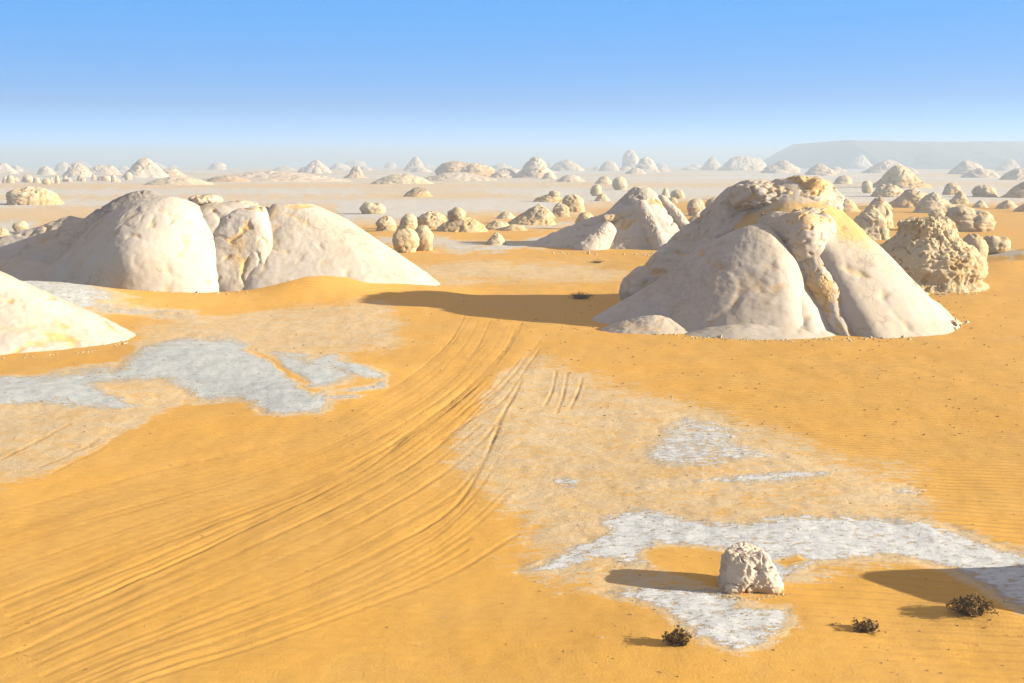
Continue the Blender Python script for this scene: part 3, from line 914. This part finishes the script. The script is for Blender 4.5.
# kind, left px, right px, top px, base px, name, label, category, stain, dark, group
ROCKS = [
 ('dome', 8, 63, 186, 205, 'dome_rock', 'yellow domed rock alone on the pale flat at far left, dark on one side', 0.35, 0.25, PLAIN),
 ('egg', 14, 28, 220, 233, 'boulder', 'small round yellow boulder peeping over the tail of the left chalk ridge', 0.3, 0.05, PLAIN),
 ('egg', -6, 10, 227, 243, 'boulder', 'pale round boulder cut by the left picture edge beside the chalk ridge', 0.15, 0, PLAIN),
 ('cone', 119, 165, 157, 178, 'cone_rock', 'tallest pale cone on the left horizon, above the dome of the chalk ridge', 0.05, 0.1, FAR),
 ('cone', 60, 92, 162, 177, 'cone_rock', 'pale pyramid on the left horizon with a grey shaded left flank', 0.05, 0.1, FAR),
 ('low', 84, 122, 164, 175, 'low_rock', 'low cream mound between the two cones on the left horizon', 0.05, 0.0, FAR),
 ('low', 155, 187, 168, 177, 'low_rock', 'tan mound at the right foot of the tallest left cone', 0.4, 0.2, FAR),
 ('low', 143, 214, 176, 185, 'rock_shelf', 'broad blue grey shelf of chalk in front of the tallest left cone', 0, 0.1, FAR),
 ('low', 205, 252, 175, 182, 'rock_shelf', 'dark brown flat ledge on the far left plain', 0.5, 0.45, FAR),
 ('low', 195, 352, 171, 182, 'rock_shelf', 'long white shelf of chalk above the orange strip of sand, left of centre', 0, 0, FAR),
 ('cone', 298, 330, 160, 173, 'cone_rock', 'cream cone above the long white shelf, left of centre', 0.05, 0.05, FAR),
 ('tier', 344, 367, 166, 178, 'tiered_rock', 'small brown rock at the right end of the long white shelf', 0.3, 0.3, FAR),
 ('low', 370, 434, 173, 184, 'rock_shelf', 'white chalk shelf left of the dark blocky rock at centre', 0, 0.05, FAR),
 ('block', 437, 492, 160, 178, 'blocky_rock', 'dark ochre blocky rock with fluted face on a white foot, at centre on the horizon', 0.6, 0.3, FAR),
 ('low', 416, 500, 172, 181, 'rock_shelf', 'white foot of chalk under the dark blocky rock at centre', 0, 0, FAR),
 ('low', 403, 433, 187, 197, 'dark_hillock', 'dark brown hillock alone on the pale flat below the blocky rock', 0.5, 0.75, PLAIN),
 ('block', 361, 385, 201, 214, 'blocky_rock', 'pale yellow block just right of the wedge of the left ridge, casting a long shadow', 0.25, 0, PLAIN),
 ('dome', 376, 398, 216, 231, 'dome_rock', 'left one of two small domes behind the pair of upright egg boulders', 0.3, 0.1, PLAIN),
 ('dome', 399, 419, 213, 229, 'dome_rock', 'right one of two small domes behind the pair of upright egg boulders', 0.3, 0.2, PLAIN),
 ('egg', 393, 418, 226, 253, 'egg_boulder', 'upright egg boulder, paler left one of the pair beside the wedge tip', 0.25, 0, PLAIN),
 ('egg', 414, 433, 223, 251, 'egg_boulder', 'upright egg boulder, right one of the pair, tucked behind its neighbour', 0.3, 0.1, PLAIN),
 ('dome', 418, 450, 211, 228, 'dome_rock', 'broad pale dome behind the upright egg boulder pair', 0.2, 0.05, PLAIN),
 ('knob', 436, 490, 207, 232, 'knobbed_rock', 'wide brown rock with a knob on top, right of the upright egg pair', 0.3, 0.45, PLAIN),
 ('cone', 487, 509, 232, 245, 'cone_rock', 'tiny white cone on a white patch below the knobbed rock', 0.1, 0, PLAIN),
 ('low', 483, 512, 220, 230, 'low_rock', 'small pale mound between the knobbed rock and the striped whaleback', 0.15, 0.1, PLAIN),
 ('low', 500, 528, 224, 231, 'low_rock', 'flat tan mound at the left foot of the striped whaleback', 0.3, 0.1, PLAIN),
 ('low', 496, 516, 211, 219, 'low_rock', 'small pale hump behind and left of the striped whaleback', 0.1, 0.1, PLAIN),
 ('lean', 505, 556, 205, 225, 'whaleback_rock', 'striped brown whaleback rock left of the round dome at centre', 0.35, 0.4, PLAIN),
 ('dome', 550, 569, 203, 217, 'dome_rock', 'small dome pressed against the left side of the round dome', 0.3, 0.2, PLAIN),
 ('dome', 559, 585, 193, 212, 'dome_rock', 'round yellow dome left of the ribbed conical hill', 0.35, 0.1, PLAIN),
 ('knob', 532, 568, 190, 202, 'knobbed_rock', 'brown rock with a knob behind the round yellow dome', 0.35, 0.25, PLAIN),
 ('egg', 576, 594, 211, 230, 'boulder', 'knobbly boulder at the left slope of the ribbed conical hill', 0.3, 0.15, PLAIN),
 ('egg', 590, 602, 184, 196, 'boulder', 'round boulder on the pale flat above the ribbed conical hill', 0.2, 0.05, PLAIN),
 ('low', 594, 610, 193, 201, 'low_rock', 'low grey stone right below the round boulder on the pale flat', 0.1, 0.2, PLAIN),
 ('egg', 612, 627, 176, 190, 'boulder', 'white capped boulder behind the top of the ribbed hill', 0.15, 0.0, PLAIN),
 ('low', 594, 614, 176, 184, 'low_rock', 'pale double hump beside the white capped boulder', 0.1, 0.05, PLAIN),
 ('cone', 660, 670, 187, 197, 'cone_rock', 'thin pointed rock right of the ribbed hill summit', 0.25, 0.2, PLAIN),
 ('dome', 671, 685, 189, 199, 'dome_rock', 'small round rock right beside the thin pointed rock', 0.3, 0.2, PLAIN),
 ('dome', 668, 678, 197, 203, 'stone', 'little stone below the thin pointed rock', 0.3, 0.2, PLAIN),
 ('dome', 688, 707, 198, 216, 'dome_rock', 'grey topped knobbly rock between the ribbed hill and great outcrop', 0.25, 0.35, PLAIN),
 ('dome', 703, 722, 197, 212, 'dome_rock', 'brown dome partly hidden by the left shoulder of the great outcrop', 0.45, 0.25, PLAIN),
 ('low', 684, 712, 212, 226, 'low_rock', 'cream ledge below the grey topped knobbly rock', 0.15, 0.0, PLAIN),
 ('egg', 724, 736, 188, 200, 'boulder', 'small boulder showing above the left shoulder of the great outcrop', 0.35, 0.2, PLAIN),
 ('tier', 513, 556, 156, 178, 'tiered_rock', 'two tiered tan cone right of the dark blocky rock on the horizon', 0.25, 0.3, FAR),
 ('low', 548, 585, 159, 171, 'low_rock', 'grey green ridge trailing right of the two tiered tan cone', 0.1, 0.3, FAR),
 ('low', 488, 520, 168, 178, 'low_rock', 'pale crumbly mounds between the blocky rock and the two tiered cone', 0.15, 0.05, FAR),
 ('low', 542, 556, 172, 179, 'stone', 'grey stone at the right foot of the two tiered cone', 0.1, 0.3, FAR),
 ('low', 556, 585, 174, 182, 'low_rock', 'string of grey stones on the plain below the grey green ridge', 0.1, 0.25, FAR),
 ('dome', 621, 640, 149, 170, 'dome_rock', 'tall hazy white dome on the horizon above the ribbed hill', 0, 0.0, FAR),
 ('cone', 634, 662, 156, 172, 'cone_rock', 'hazy white cone right of the tall white dome', 0, 0.0, FAR),
 ('low', 598, 620, 160, 171, 'low_rock', 'hazy low hump left of the tall white dome', 0, 0.0, FAR),
 ('cone', 700, 722, 156, 170, 'cone_rock', 'hazy blue grey cone above the left shoulder of the great outcrop', 0, 0.1, FAR),
 ('low', 716, 768, 155, 171, 'low_rock', 'wide hazy blue grey mound above the crown of the great outcrop', 0, 0.1, FAR),
 ('cone', 760, 798, 160, 173, 'cone_rock', 'tan cone just right of the wide hazy mound above the crown', 0.2, 0.1, FAR),
 ('cone', 806, 836, 163, 175, 'cone_rock', 'pale cone below the left end of the mesa', 0.1, 0.1, FAR),
 ('cone', 845, 874, 154, 169, 'cone_rock', 'hazy cone standing against the mesa face', 0.05, 0.1, FAR),
 ('low', 862, 912, 160, 173, 'low_rock', 'hazy ridge in front of the mesa, behind the broad tan dome', 0.05, 0.1, FAR),
 ('dome', 834, 852, 175, 184, 'dome_rock', 'pale stump on the plain between the great outcrop and the broad tan dome', 0.1, 0.0, FAR),
 ('egg', 861, 872, 180, 193, 'boulder', 'upright tan stump left of the broad tan dome', 0.3, 0.0, PLAIN),
 ('tier', 869, 930, 165, 188, 'tiered_rock', 'broad tan dome on a stepped base below the mesa', 0.4, 0.15, FAR),
 ('low', 870, 907, 183, 197, 'low_rock', 'brown ledge mound in front of the broad tan dome', 0.3, 0.3, PLAIN),
 ('dome', 942, 961, 182, 195, 'dome_rock', 'leaning brown rock right of the broad tan dome', 0.35, 0.3, PLAIN),
 ('dome', 973, 997, 184, 197, 'dome_rock', 'dome rock between the leaning brown rock and the right edge', 0.3, 0.3, PLAIN),
 ('lean', 1002, 1040, 179, 198, 'slanted_rock', 'large brown slanted rock cut by the right picture edge', 0.35, 0.4, PLAIN),
 ('lean', 884, 929, 187, 208, 'slanted_rock', 'brown slanted rock with a steep right face behind the pitted rock', 0.3, 0.4, PLAIN),
 ('cone', 916, 956, 191, 213, 'cone_rock', 'pale crumbly cone behind the pitted rock', 0.1, 0.05, PLAIN),
 ('cone', 950, 970, 191, 204, 'cone_rock', 'small brown pinnacle right of the pale crumbly cone', 0.3, 0.35, PLAIN),
 ('low', 866, 892, 196, 209, 'low_rock', 'dark low rock left of the brown slanted rock', 0.35, 0.5, PLAIN),
 ('dome', 856, 893, 204, 228, 'dome_rock', 'ochre nosed dome behind the right flank of the great outcrop', 0.3, 0.15, PLAIN),
 ('lean', 836, 888, 207, 240, 'slanted_rock', 'smooth white rock between the great outcrop and the pitted rock', 0.0, 0.0, PLAIN),
 ('low', 832, 860, 198, 212, 'low_rock', 'brown rubble rock showing above the right flank of the great outcrop', 0.4, 0.3, PLAIN),
 ('block', 944, 990, 204, 232, 'blocky_rock', 'square brown rock with a pale foot right behind the pitted rock', 0.3, 0.35, PLAIN),
 ('egg', 958, 986, 232, 267, 'egg_boulder', 'upright egg boulder touching the right side of the pitted rock', 0.35, 0.3, PLAIN),
 ('block', 981, 1009, 233, 254, 'blocky_rock', 'small block on a white patch at the right, beside the egg boulder', 0.35, 0.3, PLAIN),
 ('low', 996, 1018, 200, 209, 'low_rock', 'flat pale stones on orange sand near the right edge', 0.2, 0.2, PLAIN),
 ('low', 972, 988, 200, 208, 'stone', 'small stone on the orange sand right of the brown pinnacle', 0.25, 0.3, PLAIN),
 ('dome', 930, 946, 209, 218, 'stone', 'little brown stone in front of the pale crumbly cone', 0.35, 0.35, PLAIN),
 ('low', 1014, 1036, 203, 212, 'stone', 'brown stone on the orange sand at the right picture edge', 0.3, 0.3, PLAIN),
 ('low', 948, 985, 160, 174, 'low_rock', 'hazy pale mound in front of the right part of the mesa', 0.05, 0.1, FAR),
 ('cone', 994, 1020, 158, 171, 'cone_rock', 'hazy cone in front of the mesa near the right edge', 0.05, 0.1, FAR),
 ('low', 960, 1000, 168, 178, 'low_rock', 'pale ridge on the plain below the right part of the mesa', 0.1, 0.1, FAR),
 ('low', 1000, 1034, 168, 180, 'low_rock', 'pale broken ridge cut by the right edge below the mesa', 0.1, 0.15, FAR),
 ('cone', 404, 428, 157, 171, 'cone_rock', 'hazy grey cone left of the dark blocky rock', 0, 0.15, FAR),
 ('cone', -8, 20, 163, 174, 'cone_rock', 'pale hazy cone cut by the left picture edge', 0, 0, FAR),
]

def place_rock(kind, l, r_, t, b, name, label, stain, dark, group, k):
    cx = 0.5 * (l + r_)
    x, y = map(float, gp(cx, b))
    for _ in range(4):                                      # settle on the real ground height
        z = gz(x, y); x, y = map(float, gp(cx, b, z))
    sc = (y * math.cos(PITCH) + (CAM_H - z) * math.sin(PITCH)) / FPX
    w = (r_ - l) * sc
    dpt = w * (0.8 if w < 30 else 0.6)
    yc = y + 0.42 * dpt
    xc = x * yc / y
    zt = at_depth(cx, t, yc)[1]
    zg = gz(xc, yc)
    h = max(zt - zg, 0.25 * (b - t) * sc)
    px_w = r_ - l
    res = 28 if px_w < 14 else 56 if px_w < 30 else 96 if px_w < 50 else 130
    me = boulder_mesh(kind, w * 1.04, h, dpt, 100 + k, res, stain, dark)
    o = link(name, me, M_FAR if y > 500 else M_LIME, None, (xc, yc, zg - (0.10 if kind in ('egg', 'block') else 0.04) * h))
    tag(o, label, 'rock', group)
    return o
for k, q in enumerate(ROCKS):
    place_rock(*q, k)
# row of small boulders at the far left, and tiny hazy mounds that nothing tells apart
rr = random.Random(12)
for k in range(20):
    cx = -4 + k * 6.9 + rr.uniform(-3, 3); w = rr.uniform(4.5, 11); b = 183.5 - (k > 11) * 1.5 + rr.uniform(-3, 1)
    place_rock(rr.choice(('egg', 'dome', 'dome', 'cone')), cx - w / 2, cx + w / 2, b - rr.uniform(3.5, 8.5), b, 'boulder',
               'small brown boulder in the crowded row behind the far left domed rock', 0.35, 0.3, ROW, 300 + k)
for k in range(70):
    cx = rr.uniform(-30, 1050); b = (171 if cx > 770 else 167.5) + abs(rr.gauss(0, 2.6))
    w = rr.uniform(9, 26); h = rr.uniform(2.5, 8.5) * (1.1 if cx < 420 else 0.85)
    place_rock(rr.choice(('cone', 'low', 'low', 'dome', 'low')), cx - w / 2, cx + w / 2, b - h, b, 'far_mound',
               'tiny pale mound fading into the haze along the horizon', 0.05, 0.1, 'tiny mounds along the horizon', 400 + k)

# ------------------------------------------------------------------ the near boulder on the white patch
def near_boulder():
    x, y = map(float, gp(748, 590))
    z = gz(x, y)
    a = [ell((-0.06, 0, 0.60), (0.60, 0.46, 0.48)), ell((-0.36, 0, 0.55), (0.34, 0.42, 0.42)), ell((0.22, 0.0, 0.66), (0.36, 0.4, 0.4)), ell((-0.12, 0, 0.42), (0.56, 0.5, 0.62), 0.2, 0.25), ell((0.26, -0.02, 0.42), (0.46, 0.46, 0.62), 0.1, -0.3), ell((0.0, 0.05, 0.88), (0.40, 0.36, 0.26), 0, 0.15),
         ell((-0.42, -0.1, 0.2), (0.34, 0.36, 0.42)), ell((0.5, -0.1, 0.12), (0.25, 0.3, 0.2))]
    f = union(a, 0.10)
    f2 = lambda p: np.maximum(np.maximum(f(p), (p[:, 0] * 0.86 + p[:, 2] * 0.5 - 0.74)), (-p[:, 0] * 0.97 + p[:, 2] * 0.16 - 0.66))
    f2 = cut(f2, [cone2((0.10, -0.52, 1.05), (0.02, -0.62, 0.25), 0.13, 0.10), cone2((-0.3, -0.6, 0.1), (-0.05, -0.66, 0.0), 0.14, 0.12), cone2((0.45, -0.5, 0.9), (0.34, -0.6, 0.4), 0.10, 0.06)], 0.05)
    f3 = lambda p: np.maximum(f2(p), p[:, 2] + 0.12 * p[:, 0] - 0.2 * np.minimum(p[:, 0] + 0.15, 0) * 1.0 - 0.93)
    def paint(P, g):
        return 0.55 * sstep(0.3, 0.05, P[:, 2]) + 0.25 * blob(P, (0.3, -0.4, 0.3), (0.3, .5, .25)), 0.28 + 0 * P[:, 0]
    me = star('pale_boulder', f3, (0, 0, 0.35), (0.7, 0.6, 0.8), 260, 150, -0.7, 0.07, 0.5, 0.02, 0.14, 0.015, 0.14, 51, 0.07, 0.45, paint)
    o = link('boulder', me, M_BOULD, None, (x, y, z))
    tag(o, 'single rough pale boulder standing on the white crust in the foreground', 'boulder')
M_BOULD = rock_material('rough_chalk', (0.50, 0.45, 0.37), (0.44, 0.37, 0.27), (0.42, 0.25, 0.085), (0.24, 0.20, 0.15), 0.5, 3.0, 0.6)
near_boulder()

# ------------------------------------------------------------------ dry shrubs
def shrub(px, py, w, h, label, seed, twigs=70, leaves=900):
    r = random.Random(seed)
    x, y = map(float, gp(px, py)); z = gz(x, y)
    root = empty('dry_shrub', (x, y, z))
    tag(root, label, 'shrub', 'dry desert shrubs')
    V, F = [], []
    LV, LF = [], []
    tips = []
    for k in range(twigs):
        bx, by = r.gauss(0, w * 0.10), r.gauss(0, w * 0.07)
        tx = bx + r.uniform(-1, 1) * w * 0.38; ty = by + r.uniform(-1, 1) * w * 0.22
        tz = h * r.uniform(0.4, 1.0) * (1 - 0.55 * min(1, abs(tx) / (w * 0.55)))
        pts = []
        for q in range(5):
            t = q / 4
            pts.append(Vector((bx + (tx - bx) * t + r.gauss(0, .015), by + (ty - by) * t + r.gauss(0, .015), -0.03 + (tz + .03) * t ** 0.8)))
        for q in range(4):
            ra, rb = 0.012 * (1 - q / 5), 0.012 * (1 - (q + 1) / 5)
            i = len(V)
            for p, ra_ in ((pts[q], ra), (pts[q + 1], rb)):
                for s in range(3):
                    an = s * 2.094
                    V.append((p.x + ra_ * math.cos(an), p.y + ra_ * math.sin(an), p.z))
            for s in range(3):
                F.append((i + s, i + (s + 1) % 3, i + 3 + (s + 1) % 3, i + 3 + s))
        tips += pts[1:]
    for k in range(leaves):
        p = r.choice(tips)
        c = p + Vector((r.gauss(0, w * .035), r.gauss(0, w * .035), r.gauss(0, h * .05)))
        if c.z < 0: c.z = 0.01
        u = Vector((r.gauss(0, 1), r.gauss(0, 1), r.gauss(0, 1))).normalized() * r.uniform(.022, .045)
        v = u.cross(Vector((r.gauss(0, 1), r.gauss(0, 1), r.gauss(0, 1)))).normalized() * r.uniform(.010, .022)
        i = len(LV)
        LV += [tuple(c - u), tuple(c + v), tuple(c + u), tuple(c - v)]
        LF.append((i, i + 1, i + 2, i + 3))
    me = bpy.data.meshes.new('stem'); me.from_pydata(V, [], F); link('stem', me, M_TWIG, root)
    me = bpy.data.meshes.new('foliage'); me.from_pydata(LV, [], LF); link('foliage', me, M_LEAF, root)
shrub(677, 650, 0.56, 0.36, 'compact dark round dry shrub left of the other two foreground shrubs', 1, 70, 1500)
shrub(866, 632, 0.74, 0.26, 'small flat dry shrub, middle one of three on the foreground sand', 2, 55, 700)
shrub(972, 617, 1.1, 0.36, 'widest dark dry shrub on shaded sand at lower right', 3, 110, 2200)
shrub(580, 298, 2.0, 0.55, 'dark dry shrub in the shadow at the left foot of the great outcrop', 4, 90, 2200)
shrub(287, 288, 1.1, 0.30, 'dark tuft on sand at the foot of the left ridge buttress', 5, 40, 700)
shrub(304, 292, 0.8, 0.22, 'tiny tuft just right of the dark tuft by the left ridge', 6, 30, 500)
shrub(952, 327, 0.9, 0.5, 'dark shrub at the right foot of the great outcrop', 7, 40, 900)
shrub(597, 262, 1.6, 0.35, 'low dark shrub on the bright sand below the ribbed hill', 8, 40, 700)

# ------------------------------------------------------------------ scattered gravel
def gravel():
    r = random.Random(9)
    V, F = [], []
    n = 0
    while n < 900:
        px, py = r.uniform(0, 1024), 300 + 380 * r.random() ** 1.5
        if px < 560 and r.random() < 0.8: continue
        x, y = map(float, gp(px, py)); z = gz(x, y)
        s = r.uniform(.012, .03) * (1 + y / 45)
        if py > 440: s *= 0.65
        i = len(V)
        for dx, dy, dz in ((1, 0, 0), (0, 1, 0), (-1, 0, 0), (0, -1, 0), (0, 0, 1), (0, 0, -.6)):
            V.append((x + dx * s * r.uniform(.7, 1.5), y + dy * s * r.uniform(.7, 1.3), z + s * .3 + dz * s * r.uniform(.5, .9)))
        for a, b in ((0, 1), (1, 2), (2, 3), (3, 0)):
            F.append((i + a, i + b, i + 4)); F.append((i + b, i + a, i + 5))
        n += 1
    me = bpy.data.meshes.new('gravel'); me.from_pydata(V, [], F)
    o = link('gravel', me, M_STONE)
    tag(o, 'small dark stones strewn over the orange sand', kind='stuff')
gravel()

def chips():
    r = random.Random(23)
    V, F = [], []
    def chip(x, y, s):
        z = gz(x, y); i = len(V)
        for dx, dy, dz in ((1, .2, 0), (.1, 1, 0), (-1, -.1, 0), (0, -1, 0), (.2, 0, .9), (-.3, .2, .7), (0, 0, -.6)):
            V.append((x + dx * s * r.uniform(.7, 1.5), y + dy * s * r.uniform(.6, 1.2), z + s * .15 + dz * s * r.uniform(.5, 1.0)))
        for f in ((0, 1, 4), (1, 5, 4), (1, 2, 5), (2, 3, 5), (3, 4, 5), (3, 0, 4), (1, 0, 6), (2, 1, 6), (3, 2, 6), (0, 3, 6)):
            F.append(tuple(i + q for q in f))
    def line(pts, n, sc, jit):
        P = [gp(*p) for p in pts]
        for _ in range(n):
            k = r.randrange(len(P) - 1); t = r.random()
            x = P[k][0] + (P[k + 1][0] - P[k][0]) * t + r.gauss(0, jit); y = P[k][1] + (P[k + 1][1] - P[k][1]) * t - abs(r.gauss(0, jit))
            chip(float(x), float(y), sc * r.uniform(.4, 1) * (2.2 if r.random() < .05 else 1))
    line([(640, 330), (700, 337), (800, 339), (880, 337), (950, 330)], 120, 0.10, 0.5)
    line([(930, 332), (962, 322)], 26, 0.2, 0.4)
    line([(150, 300), (230, 298), (290, 292)], 45, 0.12, 0.5)
    line([(0, 358), (90, 354), (132, 342)], 40, 0.07, 0.4)
    line([(712, 596), (750, 601), (784, 596)], 60, 0.028, 0.12)
    line([(560, 252), (640, 254), (695, 252)], 30, 0.2, 1.0)
    line([(890, 294), (972, 296)], 40, 0.14, 0.6)
    me = bpy.data.meshes.new('rubble'); me.from_pydata(V, [], F)
    o = link('rubble', me, M_LIME)
    tag(o, 'small pale chips of chalk fallen round the feet of the rocks', kind='stuff')
chips()

# ------------------------------------------------------------------ the mesa on the right horizon
def mesa():
    Y = 1900.0
    n, m = 260, 40
    x0, x1 = at_depth(808, 160, Y)[0], at_depth(1500, 160, Y)[0]
    xs = np.linspace(x0, x1, n); t = np.linspace(0, 1, m)
    top = at_depth(900, 137, Y)[1]
    X = np.tile(xs, m); T = np.repeat(t, n)
    prof = sstep(0, 0.55, T)
    left = sstep(0, 300, X - x0) ** 0.8
    P = np.stack([X / 115, T * 3, 0 * X], 1)
    wob = fbm(P + 3, 4)
    Ys = Y - 250 + T * 700 + 50 * fbm(np.stack([X / 130, 0 * X, 0 * X], 1), 3)
    slope = np.clip((T + 0.07 * wob) / 0.5, 0, 1)
    Z = np.minimum(top * (slope ** 1.15), top * (0.985 + 0.02 * wob))
    Z = Z * np.clip((X - x0) / 92, 0, 1) ** 0.85 - 4
    Z += 5 * wob * (1 - slope)
    V = np.stack([X, Ys, Z], 1)
    me = grid_mesh('mesa', V, n, m, False, False, {'stain': 0 * X, 'dark': 0.2 + 0 * X})
    o = link('hills', me, M_HILL)
    tag(o, 'flat topped blue mesa fading in haze on the right horizon', kind='structure')
mesa()
